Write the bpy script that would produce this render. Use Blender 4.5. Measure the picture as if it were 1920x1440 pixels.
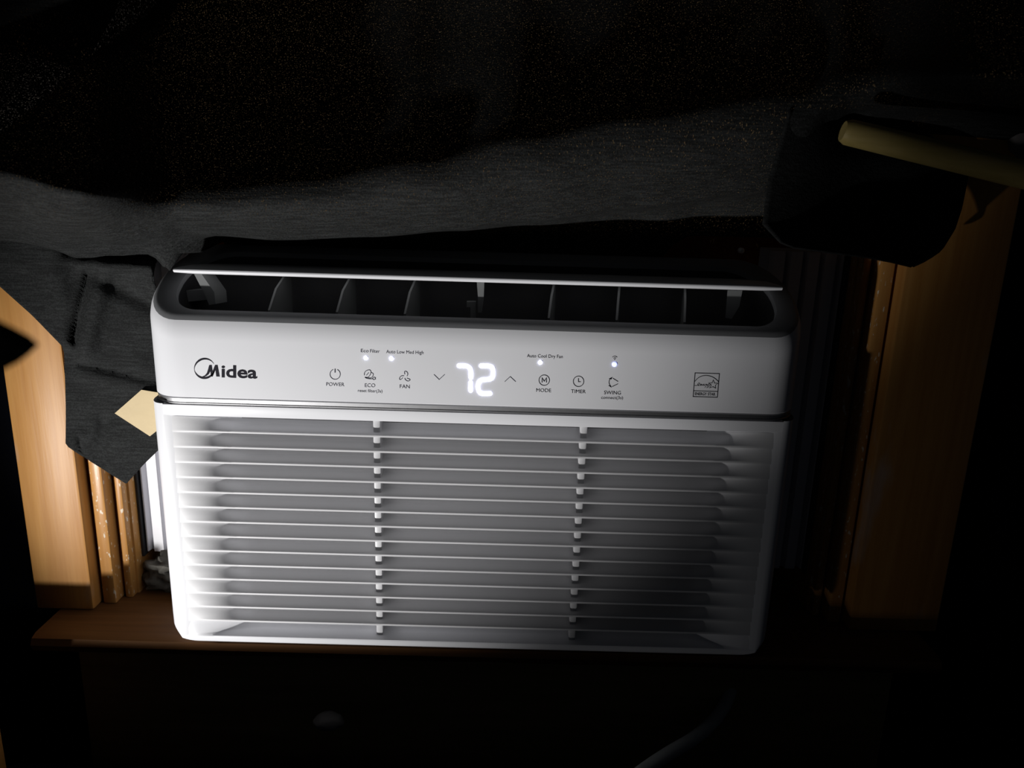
import bpy, bmesh, math, random
from mathutils import Vector, Matrix, noise
from mathutils.geometry import tessellate_polygon
random.seed(7)
PI = math.pi
S = bpy.context.scene
for o in list(bpy.data.objects): bpy.data.objects.remove(o)

# ------------------------------------------------------------------ camera
F = 1390.0
CP = Vector((0.021642, -0.509634, 0.146760))
YAW, PITCH, ROLL = 0.009297, 0.249586, 0.031535
FW = Vector((math.sin(YAW)*math.cos(PITCH), math.cos(YAW)*math.cos(PITCH), -math.sin(PITCH)))
_r = Vector((math.cos(YAW), -math.sin(YAW), 0)); _u = _r.cross(FW)
RT = math.cos(ROLL)*_r + math.sin(ROLL)*_u
UP = -math.sin(ROLL)*_r + math.cos(ROLL)*_u
cam = bpy.data.cameras.new('camera'); co = bpy.data.objects.new('camera', cam)
S.collection.objects.link(co); S.camera = co
cam.sensor_width = 36.0; cam.lens = F/1920*36.0; cam.clip_start = 0.01
M3 = Matrix((RT, UP, -FW)).transposed()
co.matrix_world = Matrix.Translation(CP) @ M3.to_4x4()
cam.dof.use_dof = True; cam.dof.focus_distance = 0.535; cam.dof.aperture_fstop = 9.0

# ------------------------------------------------------------------ light and exposure
w = bpy.data.worlds.new('world'); S.world = w; w.use_nodes = True
w.node_tree.nodes['Background'].inputs[0].default_value = (0.7, 0.8, 1.0, 1)
w.node_tree.nodes['Background'].inputs[1].default_value = 0.005
def spot(name, loc, target, power, angle, blend, soft, col=(1, 1, 1)):
    l = bpy.data.lights.new(name, 'SPOT'); o = bpy.data.objects.new(name, l); S.collection.objects.link(o)
    l.energy = power; l.spot_size = math.radians(angle); l.spot_blend = blend; l.shadow_soft_size = soft; l.color = col
    o.location = loc; o.rotation_euler = (Vector(target)-Vector(loc)).to_track_quat('-Z', 'Y').to_euler()
    return o
spot('flashlight', (-0.563, -0.535, -0.4076), (-0.164, 0.0, -0.018), 31.2, 39.94, 0.8156, 0.012, (1.0, 0.985, 0.97))
spot('flashlight_spill', (-0.563, -0.535, -0.4076), (-0.164, 0.0, -0.018), 1.05, 88.9, 1.0, 0.012, (1.0, 0.985, 0.97))
def point(name, loc, power, soft, col):
    l = bpy.data.lights.new(name, 'POINT'); o = bpy.data.objects.new(name, l); S.collection.objects.link(o)
    l.energy = power; l.shadow_soft_size = soft; l.color = col; o.location = loc
    return o
point('street_lamp_glow', (-0.10, 0.9, 0.30), 4.5, 0.08, (1.0, 0.72, 0.4))
S.view_settings.view_transform = 'Standard'; S.view_settings.look = 'None'
S.view_settings.exposure = 0.0; S.view_settings.gamma = 1.0; S.view_settings.use_curve_mapping = False

SL = 0.75      # slope of the air outlet's rim
# ------------------------------------------------------------------ helpers
def P(px, py, Y):
    d = FW + RT*((px-960)/F) - UP*((py-720)/F)
    return CP + d*((Y-CP.y)/d.y)
def lerp(knots, x):
    if x <= knots[0][0]: return knots[0][1]
    for (a, b), (c, d) in zip(knots, knots[1:]):
        if x <= c: return b+(d-b)*(x-a)/(c-a)
    return knots[-1][1]
def smooth(t): t = max(0.0, min(1.0, t)); return t*t*(3-2*t)
def slerp(knots, x):
    if x <= knots[0][0]: return knots[0][1]
    for (a, b), (c, d) in zip(knots, knots[1:]):
        if x <= c: return b+(d-b)*smooth((x-a)/(c-a))
    return knots[-1][1]
WL = {}
def empty(name, loc, label=None, cat=None, group=None, kind=None):
    o = bpy.data.objects.new(name, None); S.collection.objects.link(o); o.location = loc; o.empty_display_size = 0.05
    WL[o] = Vector(loc)
    return tag(o, label, cat, group, kind)
def tag(o, label=None, cat=None, group=None, kind=None):
    if label: o['label'] = label
    if cat: o['category'] = cat
    if group: o['group'] = group
    if kind: o['kind'] = kind
    return o
def obj(name, V, Fc, mat, parent=None, smoothang=35):
    """world-space vertices and faces -> one mesh object whose origin is its own centre"""
    V = [Vector(v) for v in V]
    c = Vector([(min(v[i] for v in V)+max(v[i] for v in V))/2 for i in range(3)])
    me = bpy.data.meshes.new(name); me.from_pydata([v-c for v in V], [], Fc)
    bm = bmesh.new(); bm.from_mesh(me); bmesh.ops.recalc_face_normals(bm, faces=bm.faces); bm.to_mesh(me); bm.free()
    if smoothang:
        me.polygons.foreach_set('use_smooth', [True]*len(me.polygons))
        me.set_sharp_from_angle(angle=math.radians(smoothang))
    me.materials.append(mat)
    o = bpy.data.objects.new(name, me); S.collection.objects.link(o); WL[o] = c
    if parent is not None: o.parent = parent; o.location = c-WL[parent]
    else: o.location = c
    return o
class MB:
    def __init__(s): s.V, s.F = [], []
    def add(s, V, Fc):
        n = len(s.V); s.V += [Vector(v) for v in V]; s.F += [tuple(i+n for i in f) for f in Fc]; return s
    def box(s, lo, hi, bev=0.0, seg=2):
        bm = bmesh.new(); bmesh.ops.create_cube(bm, size=1)
        for v in bm.verts: v.co = Vector([lo[i]+(v.co[i]+.5)*(hi[i]-lo[i]) for i in range(3)])
        if bev: bmesh.ops.bevel(bm, geom=bm.edges[:], offset=bev, segments=seg, profile=0.5, affect='EDGES')
        bm.verts.index_update(); s.add([v.co.copy() for v in bm.verts], [[v.index for v in f.verts] for f in bm.faces]); bm.free(); return s
    def prism(s, pts, d):
        """closed polygon pts (3D) extruded by vector d"""
        n = len(pts); pts = [Vector(p) for p in pts]; d = Vector(d)
        s.add(pts+[p+d for p in pts], [tuple(range(n)), tuple(range(2*n-1, n-1, -1))]+[(i, (i+1) % n, n+(i+1) % n, n+i) for i in range(n)]); return s
    def tube(s, path, rad, n=10, cap=True):
        path = [Vector(p) for p in path]; V = []; Fc = []
        ref = Vector((0.13, 0.31, 0.94))
        for i, p in enumerate(path):
            t = (path[min(i+1, len(path)-1)]-path[max(i-1, 0)]).normalized()
            a = t.cross(ref).normalized(); b = t.cross(a)
            r = rad[i] if isinstance(rad, (list, tuple)) else rad
            V += [p+a*r*math.cos(2*PI*k/n)+b*r*math.sin(2*PI*k/n) for k in range(n)]
        for i in range(len(path)-1):
            for k in range(n): Fc.append((i*n+k, i*n+(k+1) % n, (i+1)*n+(k+1) % n, (i+1)*n+k))
        if cap: Fc += [tuple(range(n)), tuple(range((len(path)-1)*n, len(path)*n))]
        return s.add(V, Fc)
    def build(s, name, mat, parent=None, smoothang=35): return obj(name, s.V, s.F, mat, parent, smoothang)
def grid(nx, ny, fn):
    V = [fn(i/(nx-1), j/(ny-1)) for j in range(ny) for i in range(nx)]
    return V, [(j*nx+i, j*nx+i+1, (j+1)*nx+i+1, (j+1)*nx+i) for j in range(ny-1) for i in range(nx-1)]
def solid(o, t, off=0.0):
    m = o.modifiers.new('thickness', 'SOLIDIFY'); m.thickness = t; m.offset = off; return o

# ------------------------------------------------------------------ materials
class NT:
    def __init__(s, name):
        s.m = bpy.data.materials.new(name); s.m.use_nodes = True; s.t = s.m.node_tree; s.b = s.t.nodes['Principled BSDF']
    def n(s, typ, **kw):
        nd = s.t.nodes.new(typ)
        for k, v in kw.items():
            if k in nd.inputs.keys() if isinstance(k, str) else False: nd.inputs[k].default_value = v
            else: setattr(nd, k, v)
        return nd
    def l(s, a, b): s.t.links.new(a, b)
def plain(name, col, rough=0.5, metal=0.0, spec=0.5, noise_amt=0.0, scale=60, bump=0.0):
    t = NT(name); b = t.b
    b.inputs['Base Color'].default_value = (*col, 1); b.inputs['Roughness'].default_value = rough
    b.inputs['Metallic'].default_value = metal; b.inputs['Specular IOR Level'].default_value = spec
    if noise_amt or bump:
        tc = t.n('ShaderNodeTexCoord'); nz = t.n('ShaderNodeTexNoise'); nz.inputs['Scale'].default_value = scale; nz.inputs['Detail'].default_value = 5
        t.l(tc.outputs['Object'], nz.inputs['Vector'])
        if noise_amt:
            mx = t.n('ShaderNodeMix', data_type='RGBA'); mx.inputs[6].default_value = (*[c*(1-noise_amt) for c in col], 1); mx.inputs[7].default_value = (*[min(1, c*(1+noise_amt)) for c in col], 1)
            t.l(nz.outputs['Fac'], mx.inputs[0]); t.l(mx.outputs[2], b.inputs['Base Color'])
        if bump:
            bp = t.n('ShaderNodeBump'); bp.inputs['Strength'].default_value = bump; bp.inputs['Distance'].default_value = 0.002
            t.l(nz.outputs['Fac'], bp.inputs['Height']); t.l(bp.outputs['Normal'], b.inputs['Normal'])
    return t.m
def wood(name, dark, light, chips=0.0, rough=0.4, along='Z', scuff=0.0):
    t = NT(name); b = t.b; b.inputs['Roughness'].default_value = rough
    tc = t.n('ShaderNodeTexCoord'); mp = t.n('ShaderNodeMapping')
    sc = {'Z': (60, 60, 3.0), 'X': (3.0, 60, 60)}[along]; mp.inputs['Scale'].default_value = sc
    t.l(tc.outputs['Object'], mp.inputs['Vector'])
    nz = t.n('ShaderNodeTexNoise'); nz.inputs['Scale'].default_value = 2.2; nz.inputs['Detail'].default_value = 6; nz.inputs['Roughness'].default_value = 0.6
    t.l(mp.outputs[0], nz.inputs['Vector'])
    cr = t.n('ShaderNodeValToRGB'); cr.color_ramp.elements[0].position = 0.3; cr.color_ramp.elements[0].color = (*dark, 1)
    cr.color_ramp.elements[1].position = 0.7; cr.color_ramp.elements[1].color = (*light, 1)
    t.l(nz.outputs['Fac'], cr.inputs['Fac'])
    out = cr.outputs['Color']
    if chips:
        n2 = t.n('ShaderNodeTexNoise'); n2.inputs['Scale'].default_value = 330; n2.inputs['Detail'].default_value = 4
        mp2 = t.n('ShaderNodeMapping'); mp2.inputs['Scale'].default_value = (1.2, 1.2, 0.45); t.l(tc.outputs['Object'], mp2.inputs['Vector']); t.l(mp2.outputs[0], n2.inputs['Vector'])
        c2 = t.n('ShaderNodeValToRGB'); c2.color_ramp.elements[0].position = 0.68-chips*0.1; c2.color_ramp.elements[1].position = 0.72-chips*0.1
        t.l(n2.outputs['Fac'], c2.inputs['Fac'])
        mx = t.n('ShaderNodeMix', data_type='RGBA'); mx.inputs[7].default_value = (0.75, 0.66, 0.52, 1)
        t.l(c2.outputs['Color'], mx.inputs[0]); t.l(out, mx.inputs[6]); out = mx.outputs[2]
    if scuff:                                # pale rubbed patches
        n3 = t.n('ShaderNodeTexNoise'); n3.inputs['Scale'].default_value = 17; n3.inputs['Detail'].default_value = 3
        mp3 = t.n('ShaderNodeMapping'); mp3.inputs['Scale'].default_value = (2.2, 2.2, 0.7); t.l(tc.outputs['Object'], mp3.inputs['Vector']); t.l(mp3.outputs[0], n3.inputs['Vector'])
        c3 = t.n('ShaderNodeValToRGB'); c3.color_ramp.elements[0].position = 0.60; c3.color_ramp.elements[1].position = 0.78; c3.color_ramp.elements[1].color = (scuff, scuff, scuff, 1)
        t.l(n3.outputs['Fac'], c3.inputs['Fac'])
        mx3 = t.n('ShaderNodeMix', data_type='RGBA'); mx3.inputs[7].default_value = (0.55, 0.50, 0.50, 1)
        t.l(c3.outputs['Color'], mx3.inputs[0]); t.l(out, mx3.inputs[6]); out = mx3.outputs[2]
    t.l(out, b.inputs['Base Color']); b.inputs['Specular IOR Level'].default_value = 0.3
    bp = t.n('ShaderNodeBump'); bp.inputs['Strength'].default_value = 0.25; bp.inputs['Distance'].default_value = 0.001
    t.l(nz.outputs['Fac'], bp.inputs['Height']); t.l(bp.outputs['Normal'], b.inputs['Normal'])
    return t.m
def cloth_mat(name, dark, light, holes=True):
    t = NT(name); b = t.b; b.inputs['Roughness'].default_value = 0.85; b.inputs['Specular IOR Level'].default_value = 0.15
    tc = t.n('ShaderNodeTexCoord')
    def nz(scale3, sc, det):
        mp = t.n('ShaderNodeMapping'); mp.inputs['Scale'].default_value = scale3; t.l(tc.outputs['Object'], mp.inputs['Vector'])
        n = t.n('ShaderNodeTexNoise'); n.inputs['Scale'].default_value = sc; n.inputs['Detail'].default_value = det; t.l(mp.outputs[0], n.inputs['Vector']); return n
    slub = nz((6, 90, 90), 8, 3)            # horizontal slubs of the weave
    fine = nz((1, 1, 1), 900, 2)
    add = t.n('ShaderNodeMath', operation='ADD'); t.l(slub.outputs['Fac'], add.inputs[0]); t.l(fine.outputs['Fac'], add.inputs[1])
    cr = t.n('ShaderNodeValToRGB'); cr.color_ramp.elements[0].position = 0.42; cr.color_ramp.elements[0].color = (*dark, 1)
    cr.color_ramp.elements[1].position = 0.68; cr.color_ramp.elements[1].color = (*light, 1)
    hf = t.n('ShaderNodeMath', operation='MULTIPLY'); hf.inputs[1].default_value = 0.5; t.l(add.outputs[0], hf.inputs[0]); t.l(hf.outputs[0], cr.inputs['Fac'])
    t.l(cr.outputs['Color'], b.inputs['Base Color'])
    bp = t.n('ShaderNodeBump'); bp.inputs['Strength'].default_value = 0.5; bp.inputs['Distance'].default_value = 0.0006
    t.l(add.outputs[0], bp.inputs['Height']); t.l(bp.outputs['Normal'], b.inputs['Normal'])
    if holes:                                # pinholes between the threads let light from the window through
        pin = nz((1, 1, 0.6), 1150, 1)
        th = t.n('ShaderNodeValToRGB'); th.color_ramp.elements[0].position = 0.63; th.color_ramp.elements[1].position = 0.78
        t.l(pin.outputs['Fac'], th.inputs['Fac'])
        tr = t.n('ShaderNodeBsdfTranslucent'); tr.inputs['Color'].default_value = (0.5, 0.45, 0.4, 1)
        mx = t.n('ShaderNodeMixShader'); t.l(th.outputs['Color'], mx.inputs[0]); t.l(b.outputs[0], mx.inputs[1]); t.l(tr.outputs[0], mx.inputs[2])
        t.l(mx.outputs[0], t.t.nodes['Material Output'].inputs['Surface'])
    return t.m
def emit(name, col, strength):
    t = NT(name); b = t.b; b.inputs['Base Color'].default_value = (0.8, 0.8, 0.9, 1)
    b.inputs['Emission Color'].default_value = (*col, 1); b.inputs['Emission Strength'].default_value = strength; return t.m
WHITE = plain('white_plastic', (0.79, 0.795, 0.825), 0.34, spec=0.45)
SLAT = plain('white_slat_plastic', (0.64, 0.64, 0.655), 0.4, spec=0.45)
GREYM = plain('grey_filter_mesh', (0.28, 0.28, 0.285), 0.6, noise_amt=0.12, scale=40)
RIM = plain('grey_rim_plastic', (0.24, 0.245, 0.255), 0.45, spec=0.35)
DUCT = plain('black_duct_plastic', (0.025, 0.025, 0.027), 0.6)
VANE = plain('grey_vane_plastic', (0.13, 0.135, 0.135), 0.5)
SILVER = plain('brushed_silver_strip', (0.38, 0.38, 0.39), 0.46, metal=1.0, noise_amt=0.08, scale=300)
INK = plain('dark_print_ink', (0.008, 0.007, 0.014), 0.6, spec=0.15)
INK2 = plain('grey_print_ink', (0.04, 0.04, 0.06), 0.6, spec=0.15)
VINYL = plain('white_vinyl', (0.72, 0.72, 0.76), 0.45)
STEEL = plain('painted_steel_cabinet', (0.5, 0.5, 0.5), 0.5)
CHROME = plain('bright_screw_metal', (0.9, 0.9, 0.88), 0.5, metal=0.3)
OAK = wood('honey_casing_wood', (0.47, 0.21, 0.05), (0.60, 0.30, 0.085), 0.0, 0.42, 'Z', 0.55)
OAKC = wood('chipped_moulding_wood', (0.45, 0.21, 0.055), (0.58, 0.29, 0.085), 0.55, 0.3)
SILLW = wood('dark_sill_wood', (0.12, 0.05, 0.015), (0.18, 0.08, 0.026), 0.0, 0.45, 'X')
APRON = wood('brown_panel_wood', (0.26, 0.19, 0.08), (0.38, 0.28, 0.13), 0.0, 0.6, 'X')
SASHW = wood('red_brown_sash_wood', (0.16, 0.045, 0.015), (0.24, 0.08, 0.03), 0.2, 0.4)
STICK = wood('pale_stick_wood', (0.42, 0.32, 0.10), (0.55, 0.42, 0.16), 0.0, 0.5, 'X')
CLOTH = cloth_mat('black_slub_cloth', (0.010, 0.0105, 0.0105), (0.034, 0.036, 0.036))
CLOTH2 = cloth_mat('black_lining_cloth', (0.010, 0.0105, 0.0105), (0.028, 0.030, 0.030), False)
NAVY = plain('dark_navy_wall_paint', (0.0028, 0.0032, 0.006), 0.9, spec=0.05, noise_amt=0.2, scale=12)
BED = plain('navy_bedding_cloth', (0.010, 0.013, 0.030), 0.9, spec=0.1, noise_amt=0.3, scale=120, bump=0.3)
TAPE = plain('beige_paper_tape', (0.62, 0.49, 0.285), 0.7, noise_amt=0.06, scale=90, bump=0.2)
FOAM = plain('grey_foam', (0.13, 0.125, 0.11), 0.95, spec=0.1, noise_amt=0.5, scale=110, bump=0.8)
PALE = plain('pale_grey_cloth', (0.2, 0.185, 0.18), 0.9, noise_amt=0.2, scale=60, bump=0.4)
CORD = plain('light_grey_cord', (0.42, 0.44, 0.43), 0.5)
GLASS = NT('window_glass'); _tr = GLASS.n('ShaderNodeBsdfTransparent'); _gl = GLASS.n('ShaderNodeBsdfGlossy'); _gl.inputs['Roughness'].default_value = 0.02
_mx = GLASS.n('ShaderNodeMixShader'); _mx.inputs[0].default_value = 0.06; GLASS.l(_tr.outputs[0], _mx.inputs[1]); GLASS.l(_gl.outputs[0], _mx.inputs[2])
GLASS.l(_mx.outputs[0], GLASS.t.nodes['Material Output'].inputs['Surface']); GLASS = GLASS.m
LED72 = emit('white_led_digits', (0.74, 0.75, 1.0), 4.2)
LEDW = emit('white_led_dot', (0.74, 0.77, 1.0), 3.6)
LEDB = emit('blue_led_dot', (0.42, 0.48, 1.0), 1.6)

# ------------------------------------------------------------------ the setting
W = 0.235; SILL = -0.2005
wall = MB()
for lo, hi in (((-1.0, .072, -0.9), (-0.318, .20, 0.9)), ((0.318, .072, -0.9), (1.0, .20, 0.9)), ((-0.318, .072, -0.9), (0.318, .20, SILL-.02)), ((-0.318, .072, 0.62), (0.318, .20, 0.9))):
    wall.box(lo, hi)
tag(wall.build('wall_back', NAVY, smoothang=0), kind='structure')
fl = MB().box((-1.0, -1.2, -0.95), (1.0, .2, -0.9)); tag(fl.build('floor', APRON, smoothang=0), kind='structure')

def casing(name, s, outer):
    root = empty(name, (s*.33, .07, SILL), kind='structure')
    def bx(nm, x0, x1, y0, y1, m, bev, z0=SILL, z1=.62):
        a, b = sorted((s*x0, s*x1)); return MB().box((a, y0, z0), (b, y1, z1), bev, 2).build(nm, m, root)
    bx('board', .317, outer, .045, .075, OAK, .0022)
    bx('stop_bead', .3035, .3145, .0555, .13, OAKC, .0018)
    bx('parting_bead', .2945, .3010, .066, .13, OAKC, .0016)
    bx('jamb', .2925, .318, .074, .19, OAKC, .001)
    return root
casing('trim_1', -1, .3645); casing('trim_2', 1, .392)
sr = empty('trim_3', (0, .1, SILL), kind='structure')
prof = [(.20, SILL), (.012, SILL), (.0065, SILL-.002), (.004, SILL-.007), (.0065, SILL-.013), (.012, SILL-.015), (.20, SILL-.015)]
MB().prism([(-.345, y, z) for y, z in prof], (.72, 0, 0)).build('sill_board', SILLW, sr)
MB().box((-.322, .024, -.36), (.35, .074, SILL-.015), .003).build('apron', APRON, sr)

wn = empty('window_1', (0, .18, .1), kind='structure')
MB().box((-.2920, .165, .0855), (.2920, .193, .150), .002).build('bottom_rail', SASHW, wn)
MB().box((-.2920, .165, .150), (-.245, .193, .615), .002).build('stile', SASHW, wn)
MB().box((.245, .165, .150), (.2920, .193, .615), .002).build('stile', SASHW, wn)
MB().box((-.245, .165, .575), (.245, .193, .615), .002).build('top_rail', SASHW, wn)
MB().box((-.247, .178, .148), (.247, .181, .577)).build('pane', GLASS, wn, 0)

# ------------------------------------------------------------------ air conditioner
ZT = 0.0571; ZS0, ZS1 = 0.0, -0.0048; ZG0 = -0.0138; ZLIP = -0.1919; ZB = -0.1985; GX = 0.2225; GD = 0.0175; PIT = 0.01179
ac = empty('air_conditioner', (0, .12, ZB), 'white window air conditioner with slatted front grille and lit 72 display on wooden sill', 'air conditioner')
YR = 0.07
FX = sorted(set([round(-.205+.41*k/24, 5) for k in range(25)]))
def outline(ix=0.0, iy=None, rear=True, rf=.025, rr=.042):
    iy = ix if iy is None else iy
    hw = W-ix; r = max(.004, rf-ix); R = max(.006, rr-ix); y0 = iy; y1 = YR-ix
    pts = []
    half = [(x, y0) for x in FX if x >= 0 and x < hw-r-.001]
    for k in range(9): a = -PI/2+PI/2*k/8; half.append((hw-r+r*math.cos(a), y0+r+r*math.sin(a)))
    if rear:
        if y1-R > y0+r+.001: half.append((hw, y1-R))
        R2 = min(R, y1-(y0+r))
        for k in range(1, 11): a = PI/2*k/10; half.append((hw-R+R*math.cos(a), y1-R2+R2*math.sin(a)))
        half.append((0.08, y1))
    else: half += [(hw, .05), (hw, .068)]
    left = [(-x, y) for x, y in half[::-1] if x > 1e-6]
    return left+half
def slant(y): return ZT-.0022+SL*y
def loft(loops, closed):
    V = []; Fc = []; n = len(loops[0])
    for L in loops: V += L
    for i in range(len(loops)-1):
        for k in range(n if closed else n-1): Fc.append((i*n+k, i*n+(k+1) % n, (i+1)*n+(k+1) % n, (i+1)*n+k))
    return V, Fc
# control panel shell with the rolled edge and slanted rim round the air outlet
RH, RV = .0055, .013
loops = [[(x, y, ZS0) for x, y in outline(.0035)], [(x, y, ZS0) for x, y in outline(0.0006)], [(x, y, ZS0+.0006) for x, y in outline(0)]]
for th in (0, 12, 24, 36, 48, 60, 75, 90):
    a = math.radians(th); ins = RH*(1-math.cos(a))
    loops.append([(x, y, slant(y)-RV*(1-math.sin(a))) for x, y in outline(ins)])
def inner(d=0.0):                          # rim of the opening, same point count as the outer loop
    pts = []
    for x, y in outline(RH):
        hw0 = W-RH; t = (y-RH)/(YR-2*RH)
        pts.append((x*(.2165-d)/hw0, .0092+d*.5+(.0585-.0092-d)*t))
    return pts
loops.append([(x, y, slant(y)) for x, y in inner()])
loops.append([(x, y, slant(y)-.003) for x, y in inner(.0012)])
V, Fc = loft(loops[:9], True); obj('control_panel', V, Fc, WHITE, ac, 40)
V, Fc = loft(loops[8:], True); obj('outlet_rim', V, Fc, RIM, ac, 40)
dl = [[(x, y, slant(y)-.0028) for x, y in inner(.0010)], [(x, y, slant(y)-.02) for x, y in inner(.003)], [(x, y, 0.012) for x, y in inner(.004)]]
V, Fc = loft(dl, True); n = len(dl[0]); Fc.append(tuple(range(2*n, 3*n))); obj('air_duct', V, Fc, DUCT, ac, 40)
# silver strip
lp = [[(x, y, z) for x, y in outline(i, rear=False)] for i, z in ((.003, ZS0-.0001), (.0012, ZS0-.0002), (.0004, ZS0-.0009), (.0006, ZS0-.0036), (-.0001, ZS0-.0040), (-.0001, ZS1+.0002), (.003, ZS1))]
V, Fc = loft(lp, False); obj('trim_strip', V, Fc, SILVER, ac, 30)
# grille frame
def s_of(x): return smooth((GX-abs(x))/.062)**1.3
XS = sorted(set([round(-GX+.002*k, 5) for k in range(26)]+[round(GX-.002*k, 5) for k in range(26)]+[round(-.165+.33*k/20, 5) for k in range(21)]))
fr = MB()
def side_out(z):
    dz = z-ZB; R = .0145
    ins = .031*(1-math.sqrt(max(0, 1-((R-dz)/R)**2))) if dz < R else 0
    r2 = .005; iy = (r2-math.sqrt(max(0, r2*r2-(r2-dz)**2)))*.8 if dz < r2 else 0
    return ins, iy
def RPx(z): return max(.003, min(.012, W-side_out(z)[0]-GX-.0005))
def side_pts(z, sgn):
    ix, iy = side_out(z); o = [(x, y) for x, y in outline(ix, iy, rear=False, rf=.022+ix*.2)]
    hw = W-ix
    p = [(hw, .068), (hw, .05)]+[(hw-RPx(z)+RPx(z)*math.cos(a), iy+.02+.02*math.sin(a)) for a in [-PI/2*k/10 for k in range(11)]]
    x_in = min(GX, hw-RPx(z)-.0005)
    p.append((x_in, iy)); 
    return [(sgn*x, y, z) for x, y in p]
zl = [ZS1-.0001, ZS1-.0008]+[ZG0-.178*k/12 for k in range(13)]+[ZB+.0145*(1-math.sin(PI/2*k/14)) for k in range(1, 15)]
zl = sorted(set(round(z, 6) for z in zl), reverse=True)
for sg in (-1, 1):
    V, Fc = loft([side_pts(z, sg) for z in zl], False); fr.add(V, Fc)
def barx(z): return min(GX, W-side_out(z)[0]-RPx(z)-.0005)
def bar(rows):                              # rows of (y, z, recess?) across the full front
    V = []; Fc = []; n = len(XS)
    for y, z, rec in rows:
        lim = barx(max(z, ZB)); V += [(max(-lim, min(lim, x)) if not rec else x, max(.0004, y*(s_of(x) if y < 0 else 1)+(GD*s_of(x) if rec else 0)) if rec else y, z) for x in XS]
    for i in range(len(rows)-1):
        for k in range(n-1): Fc.append((i*n+k, i*n+k+1, (i+1)*n+k+1, (i+1)*n+k))
    fr.add(V, Fc)
bar([(.003, ZS1-.0001, 0), (.0, ZS1-.0008, 0), (0, ZG0+.0006, 0), (.0004, ZG0+.0001, 0), (.001, ZG0, 1), (.002, ZG0+.001, 1)])
low = [(side_out(z)[1], z, 0) for z in zl if z < ZLIP-.0005]
bar([(.0006, ZLIP+.0125, 1), (.0004, ZLIP+.008, 1), (-.0004, ZLIP+.005, 1), (-.0035, ZLIP+.002, 1), (-.0065, ZLIP+.0012, 1), (.0003, ZLIP+.0002, 0), (.0, ZLIP-.0006, 0)]+low)
for sg in (-1, 1):
    xs = [x for x in XS if x*sg > .172]; n = len(xs)
    V = [(x, GD*s_of(x)+.0008*smooth((GX-abs(x))/.01), z) for z in (ZG0+.001, ZLIP) for x in xs]; fr.add(V, [(k, k+1, n+k+1, n+k) for k in range(n-1)])
fr.build('grille_frame', WHITE, ac, 40)
MB().box((-.180, GD+.0008, ZLIP), (.180, GD+.004, ZG0+.001)).build('filter_screen', GREYM, ac, 0)
for x in (-.0712, .0799):
    rb = MB()
    rb.box((x-.0027, .0062, ZLIP), (x+.0027, GD+.001, ZG0), .0012, 2); rb.build('grille_rib', SLAT, ac)
# fourteen louvre slats, each a swept profile that sinks away towards both ends
prof = [(1.04, -.0006), (.40, -.0010), (.06, -.0011), (0, -.0008), (-.025, -.0001), (0, .0006), (.05, .0009), (.35, .0010), (.62, .0011), (.80, .0013), (.91, .0020), (.97, .0031), (1, .0054), (1.04, .0054)]
smesh = None
for k in range(14):
    zc = ZG0-PIT*(k+1)+.0004
    loops = [[(x, .0005+GD*.97*s_of(x)*(p if p > 0 else 0)+(p*.01 if p <= 0 else 0)*s_of(x), zc+(q if p <= .05 or q < 0 else q+(1-s_of(x))*(.0004+.0102*p-q))) for p, q in prof] for x in XS]
    V, Fc = loft(loops, True)
    if smesh is None:
        o = obj('slat', V, Fc, SLAT, ac, 50); smesh = o; z0 = zc
    else:
        o = smesh.copy(); S.collection.objects.link(o); o.location.z += zc-z0
# cabinet behind the front, bottom pan, flap, vanes, brackets
cb = MB().box((-.226, .066, -.190), (.226, .42, .085), .004); cb.build('cabinet', STEEL, ac)
MB().box((-.198, .012, ZB+.001), (.198, .072, ZB+.004), .001).build('bottom_pan', WHITE, ac)
fa = P(325, 507, .012); fb = P(1467, 541, .012)
def flap_pt(u, v):                          # u along, v across the profile loop
    c = fa.lerp(fb, u); e = min(1, min(u, 1-u)/.012); return c, e
fp = [(0, -.0019), (-.0012, -.0010), (-.0016, .0001), (-.0012, .0011), (0, .0019), (.008, .0022), (.046, .0012), (.046, -.0004), (.008, -.0014)]
loops = []
for k in range(31):
    u = k/30; c = fa.lerp(fb, u); e = .75+.25*smooth(min(1, min(u, 1-u)/.012))
    loops.append([(c.x, c.y+dy+(.004*(1-e)), c.z+dz*e*1.0) for dy, dz in fp])
V, Fc = loft(loops, True); n = len(fp); Fc += [tuple(range(n)), tuple(range(30*n, 31*n))]
obj('outlet_flap', V, Fc, WHITE, ac, 50)
def poly_px(pts, Y): return [P(a, b, Y) for a, b in pts]
ext = Vector((.0035, .0, 0))
# bracket arms that carry the flap
MB().prism(poly_px([(364, 514), (378, 514), (402, 548), (404, 570), (392, 572), (384, 552)], .026), (.004, .012, 0)).prism(poly_px([(346, 545), (388, 543), (390, 562), (350, 566)], .034), (0, .01, 0)).build('flap_arm', VANE, ac)
MB().prism(poly_px([(894, 528), (908, 528), (907, 556), (903, 586), (896, 586), (896, 556)], .024), (0, .010, 0)).prism(poly_px([(875, 566), (892, 566), (892, 604), (882, 604), (882, 576), (875, 576)], .030), (0, .006, 0)).build('flap_arm', VANE, ac)
MB().prism(poly_px([(1364, 545), (1392, 545), (1386, 575), (1372, 598), (1360, 596)], .030), (.004, .012, 0)).build('flap_arm', VANE, ac)
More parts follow.
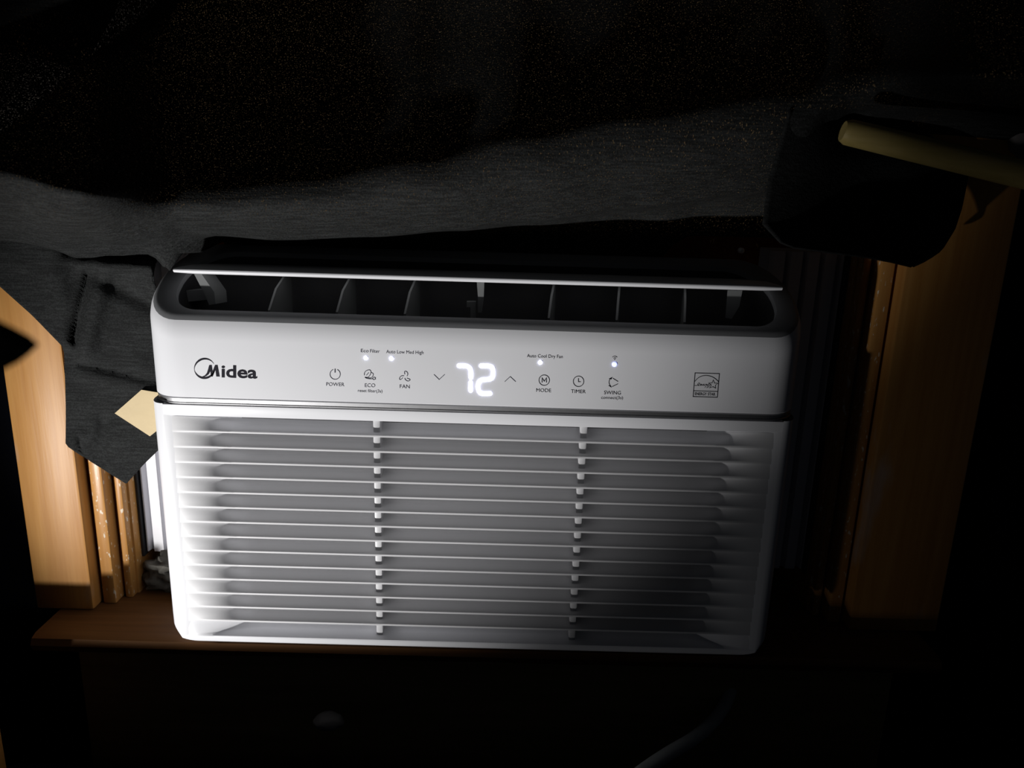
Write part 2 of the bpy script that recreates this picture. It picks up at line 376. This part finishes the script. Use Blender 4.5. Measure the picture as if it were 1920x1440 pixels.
# upright vanes, all turned the same way
va = math.radians(9.5); vd = Vector((math.sin(va), math.cos(va), 0)); vn = Vector((math.cos(va), -math.sin(va), 0))
vmesh = None
for px in (503, 630, 757, 1026, 1153, 1280):
    base = P(px, 597+(px-503)*.0285, .0165)
    pr = [(0, 0), (0, .006), (.012, .020), (.030, .030), (.036, .030), (.036, -.02), (.004, -.02)]
    pts = [base+vd*a+Vector((0, 0, b)) for a, b in pr]
    if vmesh is None:
        vmesh = MB().prism(pts, vn*.0016).build('air_vane', VANE, ac, 30); vb = base
    else:
        o = vmesh.copy(); S.collection.objects.link(o); o.location = vmesh.location+(base-vb)
# accordion side panels with pleats
for sg, nm in ((-1, 'side_panel'), (1, 'side_panel')):
    sp = MB().box((min(sg*.2915, sg*.224), .094, -.168), (max(sg*.2915, sg*.224), .097, .112)).build('side_panel', VINYL, ac)
    edges = [.2905, .2845, .2712, .2575, .2435, .2300]
    for a, b in zip(edges, edges[1:]):
        x0, x1 = sorted((sg*a, sg*b)); g = .0009
        m = MB().prism([(x0+g, .0938, -.166), (x0+g+.0016, .0855, -.166), (x1-g-.0016, .0855, -.166), (x1-g, .0938, -.166)], (0, 0, .276))
        m.build('pleat', VINYL, sp, 20)
MB().box((-.292, .083, -.170), (-.2898, .097, .112), .0005).build('panel_rail', DUCT, ac)
MB().box((.2898, .083, -.170), (.292, .097, .112), .0005).build('panel_rail', DUCT, ac)
# screw glinting on the rear corner of the rim
c = P(1391, 470, .066)
m = MB(); m.tube([c+Vector((0, .004, 0)), c+Vector((0, 0, 0)), c+Vector((0, -.0012, 0))], [.0022, .0022, .0010], 10); m.box(c+Vector((-.0016, -.0015, -.0003)), c+Vector((.0016, -.0008, .0003))); m.build('screw', CHROME, ac)
# little foot under the right end, then the cord
c = P(1336, 1233, .02)
MB().box(c+Vector((-.003, -.003, -.004)), c+Vector((.003, .003, .006)), .001).build('foot', VANE, ac)
kn = [(1376, 1225, .045), (1376, 1250, .040), (1372, 1285, .030), (1360, 1320, .018), (1335, 1355, .004), (1300, 1385, -.012), (1255, 1412, -.028), (1210, 1442, -.043), (1160, 1480, -.06), (1100, 1520, -.07)]
cp = [P(*a) for a in kn]
def crom(p, n=6):
    out = []
    for i in range(len(p)-1):
        a, b, c, d = p[max(i-1, 0)], p[i], p[i+1], p[min(i+2, len(p)-1)]
        for k in range(n):
            t = k/n; out.append(.5*((2*b)+(c-a)*t+(2*a-5*b+4*c-d)*t*t+(3*b-a-3*c+d)*t**3))
    return out+[p[-1]]
MB().tube(crom(cp), .0052, 12).build('power_cord', CORD, ac)

# ---- printing on the control panel (flat ink lying on the panel face)
YP = -0.00012
def on(px, py, y=YP): 
    q = P(px, py, 0.0); return Vector((q.x, y, q.z))
def stroke(m, pts, wpx, closed=False, y=YP):
    pts = [Vector((a, b)) for a, b in pts]; n = len(pts); L = []; Rr = []
    for i, p in enumerate(pts):
        if closed: a, b = pts[i-1], pts[(i+1) % n]
        else: a, b = pts[max(i-1, 0)], pts[min(i+1, n-1)]
        d1 = (p-a).normalized() if (p-a).length > 1e-6 else (b-p).normalized(); d2 = (b-p).normalized() if (b-p).length > 1e-6 else d1
        t = (d1+d2).normalized() if (d1+d2).length > 1e-6 else d1
        nn = Vector((-t.y, t.x)); k = 1/max(.5, nn.dot(Vector((-d1.y, d1.x))))
        wd = wpx[i] if isinstance(wpx, (list, tuple)) else wpx
        L.append(on(*(p+nn*wd/2*k), y)); Rr.append(on(*(p-nn*wd/2*k), y))
    m.add(L+Rr, [(i, (i+1) % n, n+(i+1) % n, n+i) for i in range(n if closed else n-1)])
def fillpoly(m, pts, y=YP):
    V = [on(a, b, y) for a, b in pts]; tri = tessellate_polygon([V]); m.add(V, [tuple(t) for t in tri])
def arc(cx, cy, r, a0, a1, n=28): return [(cx+r*math.cos(math.radians(a0+(a1-a0)*k/n)), cy-r*math.sin(math.radians(a0+(a1-a0)*k/n))) for k in range(n+1)]
def text(m, s, x0, x1, yb0, yb1, cap, bold=0.0, slant_=0.0):
    cu = bpy.data.curves.new('print', 'FONT'); cu.body = s; cu.resolution_u = 3; cu.offset = bold; cu.fill_mode = 'FRONT'; cu.shear = slant_
    o = bpy.data.objects.new('print', cu); S.collection.objects.link(o)
    dg = bpy.context.evaluated_depsgraph_get(); dg.update(); me = bpy.data.meshes.new_from_object(o.evaluated_get(dg))
    vs = [v.co.copy() for v in me.vertices]; fs = [tuple(p.vertices) for p in me.polygons]
    mn = min(v.x for v in vs); mx = max(v.x for v in vs); H = .69
    V = []
    for v in vs:
        u = (v.x-mn)/(mx-mn); V.append(on(x0+(x1-x0)*u, yb0+(yb1-yb0)*u-v.y/H*cap))
    m.add(V, fs); bpy.data.objects.remove(o); bpy.data.curves.remove(cu); bpy.data.meshes.remove(me)
def c5(x, y): return (340+x/4.364, 620+y/4.364)
def c6(x, y): return (600+x/6.4, 630+y/6.4)
def c7(x, y): return (840+x/5.333, 640+y/5.333)
def c8(x, y): return (1240+x/7.385, 660+y/7.385)
def printed(name, m, mat, y=YP): return m.build(name, mat, ac, 0)
# maker's logo: swoosh ring, letter M, then the rest of the word
m = MB()
ths = [(22, .6), (40, 5), (65, 11), (95, 16), (125, 17), (155, 11), (175, 5), (188, 2.5), (198, 5), (215, 10), (245, 16), (275, 18), (300, 17), (325, 13), (345, 6), (352, 2)]
pts = []; ws = []
for k in range(67):
    a = 22+5*k; t = lerp(ths, a); rr = 87-t/2
    pts.append(c5(190+rr*math.cos(math.radians(a))*.98, 309-rr*math.sin(math.radians(a)))); ws.append(t/4.364)
stroke(m, pts, ws)
fillpoly(m, [c5(*q) for q in ((163, 379), (192, 366), (209, 346), (220, 312), (228, 281), (249, 280), (256, 330), (276, 280), (297, 280), (315, 376), (286, 375), (279, 322), (257, 376), (243, 375), (237, 332), (225, 357), (207, 371), (186, 379))])
text(m, 'idea', 415.3, 482.4, 706.8, 709.2, 22.3, .026)
printed('brand_logo', m, INK)
# power key
m = MB(); c = c6(182, 458)
stroke(m, arc(c[0], c[1], 9.6, 113, 427, 36), 1.25); stroke(m, [c6(181, 392), c6(181, 440)], 1.9); text(m, 'POWER', 611.7, 645.6, 723.4, 724.2, 6.6)
printed('power_key', m, INK2)
# eco key
m = MB()
def cr2(pts, n=5): return [tuple(q) for q in crom([Vector((a, b)) for a, b in pts], n)]
stroke(m, cr2([c6(*q) for q in ((533, 472), (533, 448), (548, 422), (590, 405), (611, 424), (606, 455), (588, 484), (562, 500), (540, 497))]), 1.2)
stroke(m, [c6(556, 472), c6(585, 438)], 1.2)
stroke(m, cr2([c6(*q) for q in ((609, 434), (638, 452), (634, 480), (610, 503), (575, 500), (541, 494), (560, 508), (600, 514), (634, 512))]), 1.2)
q = c6(648, 508); stroke(m, arc(q[0], q[1], 2.4, 0, 360, 16), 1.2)
stroke(m, [c6(660, 500), c6(671, 499)], 1.1); stroke(m, [c6(660, 515), c6(671, 517)], 1.1)
text(m, 'ECO', 684, 703.5, 725.6, 726, 6.8); text(m, 'reset filter(3s)', 671, 717, 734.8, 736.2, 5.6)
printed('eco_key', m, INK2)
# fan key
m = MB()
for pl in (((1017, 460), (1015, 426), (1033, 424), (1049, 438), (1053, 460), (1044, 482)), ((1008, 477), (978, 478), (957, 498), (955, 518), (970, 521), (994, 500)), ((1018, 503), (1024, 522), (1052, 540), (1078, 532), (1076, 518), (1042, 505))):
    stroke(m, cr2([c6(*q) for q in pl]), 1.25)
text(m, 'FAN', 749.5, 768.3, 727.6, 728.2, 6.8); printed('fan_key', m, INK2)
m = MB(); stroke(m, [c6(1367, 460), c6(1430, 522), c6(1497, 460)], 1.15); printed('down_key', m, INK2)
m = MB(); stroke(m, [c7(567, 403), c7(622, 352), c7(677, 403)], 1.15); printed('up_key', m, INK2)
m = MB(); c = c7(962, 388); stroke(m, arc(c[0], c[1], 9.8, 0, 360, 36), 1.25); stroke(m, [c7(940, 412), c7(940, 365), c7(962, 398), c7(984, 365), c7(984, 412)], 1.6)
text(m, 'MODE', 1005.4, 1033.2, 734.6, 735.4, 6.6); printed('mode_key', m, INK)
m = MB(); c = c7(1305, 400); stroke(m, arc(c[0], c[1], 9.8, 0, 360, 36), 1.25); stroke(m, [c7(1304, 368), c7(1304, 404), c7(1327, 404)], 1.3)
text(m, 'TIMER', 1070.6, 1098, 736.8, 737.4, 6.6); printed('timer_key', m, INK)
m = MB(); stroke(m, cr2([c7(*q) for q in ((1628, 366), (1613, 390), (1611, 418), (1624, 450))]), 1.25)
fillpoly(m, [c7(1605, 374), c7(1645, 355), c7(1634, 381)]); fillpoly(m, [c7(1600, 440), c7(1628, 442), c7(1636, 464)])
stroke(m, [c7(1647, 368), c7(1701, 402)], 1.25); stroke(m, [c7(1640, 453), c7(1700, 424)], 1.25)
text(m, 'SWING', 1132.5, 1164, 739, 739.8, 6.6); text(m, 'connect(3s)', 1127, 1168, 747.8, 748.6, 5.6); printed('swing_key', m, INK)
m = MB(); text(m, 'Eco', 676.6, 691, 660.2, 660.8, 6.2); text(m, 'Filter', 694, 712, 661, 661.6, 6.2); printed('eco_indicator_text', m, INK2)
m = MB(); text(m, 'Auto Low Med High', 724, 794, 662.2, 664.0, 6.2); printed('fan_indicator_text', m, INK2)
m = MB(); text(m, 'Auto Cool Dry Fan', 988, 1055, 669.8, 671.6, 6.2); printed('mode_indicator_text', m, INK)
m = MB(); c = c7(1667, 180); stroke(m, arc(c[0], c[1], 2.9, 40, 140, 8), 1.0); stroke(m, arc(c[0], c[1], 6.0, 40, 140, 10), 1.0); stroke(m, arc(c[0], c[1], .5, 0, 360, 8), 1.0); printed('wireless_symbol', m, INK)
# efficiency label
m = MB()
stroke(m, [c8(*q) for q in ((466, 289), (803, 299), (774, 627), (439, 617))], 1.3, True); stroke(m, [c8(447, 537), c8(782, 547)], 1.2)
stroke(m, cr2([c8(*q) for q in ((461, 408), (505, 362), (560, 333), (630, 325), (700, 342), (750, 372), (790, 410))]), 1.2)
stroke(m, [c8(*q) for q in ((718, 388), (735, 430), (782, 433), (748, 460), (750, 500), (715, 480), (668, 496), (690, 458), (656, 430), (702, 428))], 1.1, True)
stroke(m, cr2([c8(*q) for q in ((460, 463), (490, 464), (518, 452), (530, 436), (515, 430), (503, 448), (516, 466), (536, 456), (545, 443), (545, 466), (558, 446), (566, 464), (580, 448), (592, 446), (584, 462), (598, 464), (612, 446), (622, 450), (612, 480), (598, 492))], 4), .9)
stroke(m, cr2([c8(*q) for q in ((628, 446), (636, 462), (652, 442), (640, 478), (624, 497))], 4), .9); stroke(m, cr2([c8(*q) for q in ((676, 442), (662, 470), (640, 495))], 4), .9)
text(m, 'ENERGY STAR', 1240+463/7.385, 1240+745/7.385, 660+596/7.385, 660+604/7.385, 5.2, .012); printed('efficiency_label', m, INK)
# lit digits, each one raised bar of light, and indicator dots
def lit(name, paths, wd, mat):
    m = MB()
    for pts in paths:
        pp = [on(a, b, -.0006) for a, b in pts]
        r = wd/2*.000385
        # flat capsule-shaped light bar
        L = []; n = len(pp); sec = 8
        m2 = MB(); m2.tube([pp[0]+(pp[0]-pp[1]).normalized()*r*.8]+[pp[0]+(pp[0]-pp[1]).normalized()*r*.45]+pp+[pp[-1]+(pp[-1]-pp[-2]).normalized()*r*.45, pp[-1]+(pp[-1]-pp[-2]).normalized()*r*.8], [r*.45, r*.85]+[r]*n+[r*.85, r*.45], 10)
        for v in m2.V: v.y = -.0004+(v.y+.0006)*.25
        m.add(m2.V, m2.F)
    return m.build(name, mat, ac)
lit('lit_digit', [cr2([c7(*q) for q in ((108, 243), (160, 243), (198, 250), (224, 275), (230, 310), (230, 362))]), [c7(229, 408), c7(227, 492)]], 7.4, LED72)
lit('lit_digit', [cr2([c7(*q) for q in ((330, 245), (400, 245), (437, 255), (452, 290), (450, 340), (428, 372), (380, 381), (335, 387), (308, 412), (303, 460), (315, 505), (345, 522), (425, 520))])], 7.4, LED72)
def dot(px, py, r, mat):
    m = MB(); c = on(px, py, -.0003); n = 14
    for rr, yy in ((r, 0.0), (r*.85, -.0004), (r*.45, -.0006)): m.V += [c+Vector((rr*math.cos(2*PI*k/n), yy, rr*math.sin(2*PI*k/n))) for k in range(n)]
    m.F = [(i*n+k, i*n+(k+1) % n, (i+1)*n+(k+1) % n, (i+1)*n+k) for i in range(2) for k in range(n)]+[tuple(range(2*n, 3*n))]
    m.build('indicator_light', mat, ac)
for px, py, mt, r in ((686, 671, LEDW, 3.5), (734, 672, LEDW, 3.7), (1013, 679.5, LEDW, 3.8), (1152, 683, LEDB, 4.6)): dot(px, py, r*.000385, mt)

# ------------------------------------------------------------------ black curtain over the window
cur = empty('curtain', (-.05, .05, .12), 'black slubbed curtain bulging over the window above the air conditioner', 'curtain')
HB = [(-90, 452), (0, 452), (130, 468), (190, 466), (250, 458), (300, 452), (340, 441), (400, 443), (520, 451), (700, 445), (850, 432), (1000, 415), (1200, 390), (1400, 366), (1490, 350), (1560, 250), (1600, 220), (1750, 218), (2000, 235)]
HT = [(-90, 320), (0, 330), (150, 365), (400, 368), (600, 352), (800, 318), (1000, 272), (1200, 235), (1500, 190), (1600,150), (2000, 140)]
def crease(px, py, a, b, wd):
    a, b, p = Vector(a), Vector(b), Vector((px, py)); t = max(0, min(1, (p-a).dot(b-a)/(b-a).length_squared)); d = (p-a-(b-a)*t).length
    return math.exp(-(d/wd)**2)
def cur_pt(u, v):
    px = -90+u*2080; B = slerp(HB, px); T = slerp(HT, px)
    side = max(smooth((340-px)/200.0), smooth((px-1600)/260.0))
    if v < .55:
        t = 1-v/.55; py = T-(T+110)*t; h = t*(T+110)*.00037      # height above the swell of the bulge
        Y = -.008+1.15*h*smooth(h/.02+.25); Y = min(Y, .15)-side*.07*(1-.2*t)
        Y = min(Y, .15+(.034-.15)*side)
    elif v < .85:
        t = (v-.55)/.30; py = T+(B-T)*t; Y = -.008-.006*math.sin(PI*min(1, t*1.1))+.028*t*t-side*.07*(1-t)
    else:
        t = (v-.85)/.15; q = P(px, B, .020); q.y += (.066-.013*smooth((px-1200)/120.0))*t; q.z = q.z*(1-t**3)+(.0895+.031*smooth((px-1230)/110.0))*t**3
        kk = smooth((400-px)/110.0); q.y = q.y*(1-kk)+(.02+.02*t)*kk; q.z = q.z*(1-kk)+(P(px, B, .020).z-(.010+.035*smooth((px-255)/60.0))*t*smooth((px-40)/90.0))*kk
        if q.x > -.241 and q.x < .24 and q.y < .0745:      # the cloth lies over the rim of the appliance, never through it
            q.z = max(q.z, .0575+SL*min(q.y, .07)+.0035, .0985 if q.x > -.222 else 0)
        return q
    Y += .0015*math.sin(px*.011+py*.004)+.0012*noise.noise(Vector((px*.006, py*.012, 0)))
    k = smooth((420-px)/250.0)
    Y += .006*k*crease(px, py, (135, 440), (215, 470), 16)-.008*k*crease(px, py, (200, 452), (330, 436), 10)+.010*k*crease(px, py, (160, 425), (330, 418), 9)*.4
    return P(px, py, Y)
V, Fc = grid(140, 64, cur_pt); o = obj('curtain_panel', V, Fc, CLOTH, cur, 0); o.data.polygons.foreach_set('use_smooth', [True]*len(o.data.polygons))
LB = [(425, -70), (480, -70), (535, -2), (590, 60), (648, 117), (662, 121), (760, 124), (835, 124), (870, 178), (906, 236)]
RB = [(425, 345), (470, 330), (520, 306), (560, 301), (700, 314), (838, 303), (870, 270), (906, 238)]
def flap_cloth(u, v):
    py = 425+481*v; a = lerp(LB, py); b = lerp(RB, py); px = a+(b-a)*u
    Y = .036
    Y += .006*crease(px, py, (166, 512), (138, 640), 7)-.007*crease(px, py, (190, 520), (158, 650), 22)-.004*crease(px, py, (110, 520), (118, 640), 20)
    Y += .0022*crease(px, py, (150, 682), (292, 716), 5)-.002*crease(px, py, (150, 700), (290, 734), 12)
    Y += .004*crease(px, py, (182, 520), (290, 575), 16)-.004*crease(px, py, (190, 490), (300, 520), 20)
    Y += .003*crease(px, py, (195, 790), (185, 870), 14)-.003*crease(px, py, (128, 838), (152, 818), 8)+.003*crease(px, py, (150, 822), (150, 850), 6)
    Y += .006*crease(px, py, (128, 470), (305, 487), 12)-.005*crease(px, py, (150, 495), (300, 500), 10)
    Y += .0015*noise.noise(Vector((px*.02, py*.02, 3)))
    q = P(px, py, Y)
    if q.x > -.2365: q.x = -.2365
    return q
V, Fc = grid(60, 72, flap_cloth); o = obj('hanging_flap', V, Fc, CLOTH2, cur, 0); solid(o, .0012); o.data.polygons.foreach_set('use_smooth', [True]*len(o.data.polygons))
# right hand lower corner of the curtain
LR = [(205, 1480), (340, 1440), (420, 1430), (462, 1470), (485, 1645), (500, 1708)]
RR = [(205, 1640), (225, 1700), (300, 1812), (330, 1815), (390, 1803), (430, 1790), (470, 1765), (488, 1738), (500, 1712)]
def corner_cloth(u, v):
    py = 205+295*v; a = lerp(LR, py); b = lerp(RR, py); px = a+(b-a)*u
    Y = .036-.050*(1-u)-.022*v*v+.002*math.sin(px*.03+py*.01)
    return P(px, py, Y)
V, Fc = grid(40, 34, corner_cloth); o = obj('curtain_corner', V, Fc, CLOTH2, cur, 0); solid(o, .0012); o.data.polygons.foreach_set('use_smooth', [True]*len(o.data.polygons))
# beige square of tape on the hanging flap
tp = [(215, 775), (265, 731), (302, 737), (309, 796), (281, 818)]
V = [P(a, b, .0300) for a, b in tp]
tag(MB().prism(V, (0, .0006, 0)).build('tape_square', TAPE, None, 0), 'beige diamond-shaped paper tape patch on black cloth beside the air conditioner', 'tape')

# ------------------------------------------------------------------ odds and ends
a, b = P(1582, 246, -.030), P(2080, 366, -.045); d = (b-a).normalized()
m = MB(); m.tube([a-d*.0006, a+d*.003, a+(b-a)*.25, a+(b-a)*.5, a+(b-a)*.75, b], [.0060, .0078, .0081, .0083, .0085, .0086], 14)
tag(m.build('wooden_stick', STICK), 'pale round wooden stick with cut end poking out over the curtain corner', 'stick')
def lump(name, c, rad, mat, amp, sc, label, cat, seed):
    bm = bmesh.new(); bmesh.ops.create_icosphere(bm, subdivisions=4, radius=1)
    for v in bm.verts:
        k = 1+amp*noise.fractal(v.co*sc+Vector((seed, 0, 0)), 1.0, 2.0, 4)+amp*.6*noise.cell(v.co*sc*1.3+Vector((0, seed, 0)))*.3
        v.co = Vector((v.co.x*rad[0], v.co.y*rad[1], v.co.z*rad[2]))*k+Vector(c)
    bm.verts.index_update(); V = [v.co.copy() for v in bm.verts]; Fc = [[v.index for v in f.verts] for f in bm.faces]; bm.free()
    return tag(obj(name, V, Fc, mat, None, 60), label, cat)
lump('foam_stuffing', (-.266, .085, -.1845), (.026, .016, .0165), FOAM, .45, 2.2, 'crumpled grey foam stuffed under the white pleated side panel', 'foam', 4.0)
c = P(1930, 262, .055)
lump('pale_bundle', c, (.028, .016, .022), PALE, .2, 1.6, 'dim pale rounded bundle at right edge above the wooden stick', 'bundle', 9.0)
# bedding in the foreground, under the sill
def bed_pt(u, v):
    x = -.75+1.5*u; y = -.002-.60*v
    z = -.300+.012*noise.noise(Vector((x*5, y*6, 2)))+.004*noise.noise(Vector((x*18, y*20, 7)))-.015*math.exp(-((y+.002)/.03)**2)
    rz = -.2605-.03*smooth((-.405-x)/.02)  # unseen ridge, shaped to keep the flashlight off the sill nose and apron
    k = math.exp(-((y+.15)/.03)**2); z = z*(1-k)+rz*k; z -= .25*smooth((-.170-y)/.16)
    return Vector((x, y, z))
V, Fc = grid(80, 50, bed_pt)
n = len(V); V2 = [Vector((v.x, v.y, -.42)) for v in V]
per = [i for i in range(80)]+[80*(j+1)-1 for j in range(1, 50)]+[49*80+i for i in range(78, -1, -1)]+[80*j for j in range(48, 0, -1)]
Vb = V+[Vector((V[i].x, V[i].y, -.60)) for i in per]; k = len(per)
Fc = Fc+[(per[i], per[(i+1) % k], n+(i+1) % k, n+i) for i in range(k)]+[tuple(n+i for i in range(k))]
tag(obj('bedding', Vb, Fc, BED, None, 60), 'dark navy bedding spread out below the wooden window sill', 'bedding')
c = P(616, 1352, .0)
lump('cloth_scrap', (c.x, c.y, c.z), (.012, .008, .007), PALE, .08, 1.5, 'small pale scrap lying on dark bedding below the sill', 'scrap', 2.0)
q = P(8, 1392, -.040); tz = P(0, 1320, -.05).z
m = MB().box((q.x-.06, -.064, -.298), (q.x, -.040, tz), .003)
tag(m.build('bed_post', OAK), 'orange-brown wooden post at the bottom left corner', 'post')
pts = [P(a_, b_, -.36) for a_, b_ in ((-90, 585), (0, 628), (34, 646), (52, 662), (34, 680), (0, 697), (-90, 735))]
m = MB().prism(pts, (0.0, .004, .001))
tag(m.build('cloth_corner', CLOTH2, None, 20), 'black pointed cloth corner in front of the left casing board', 'cloth')
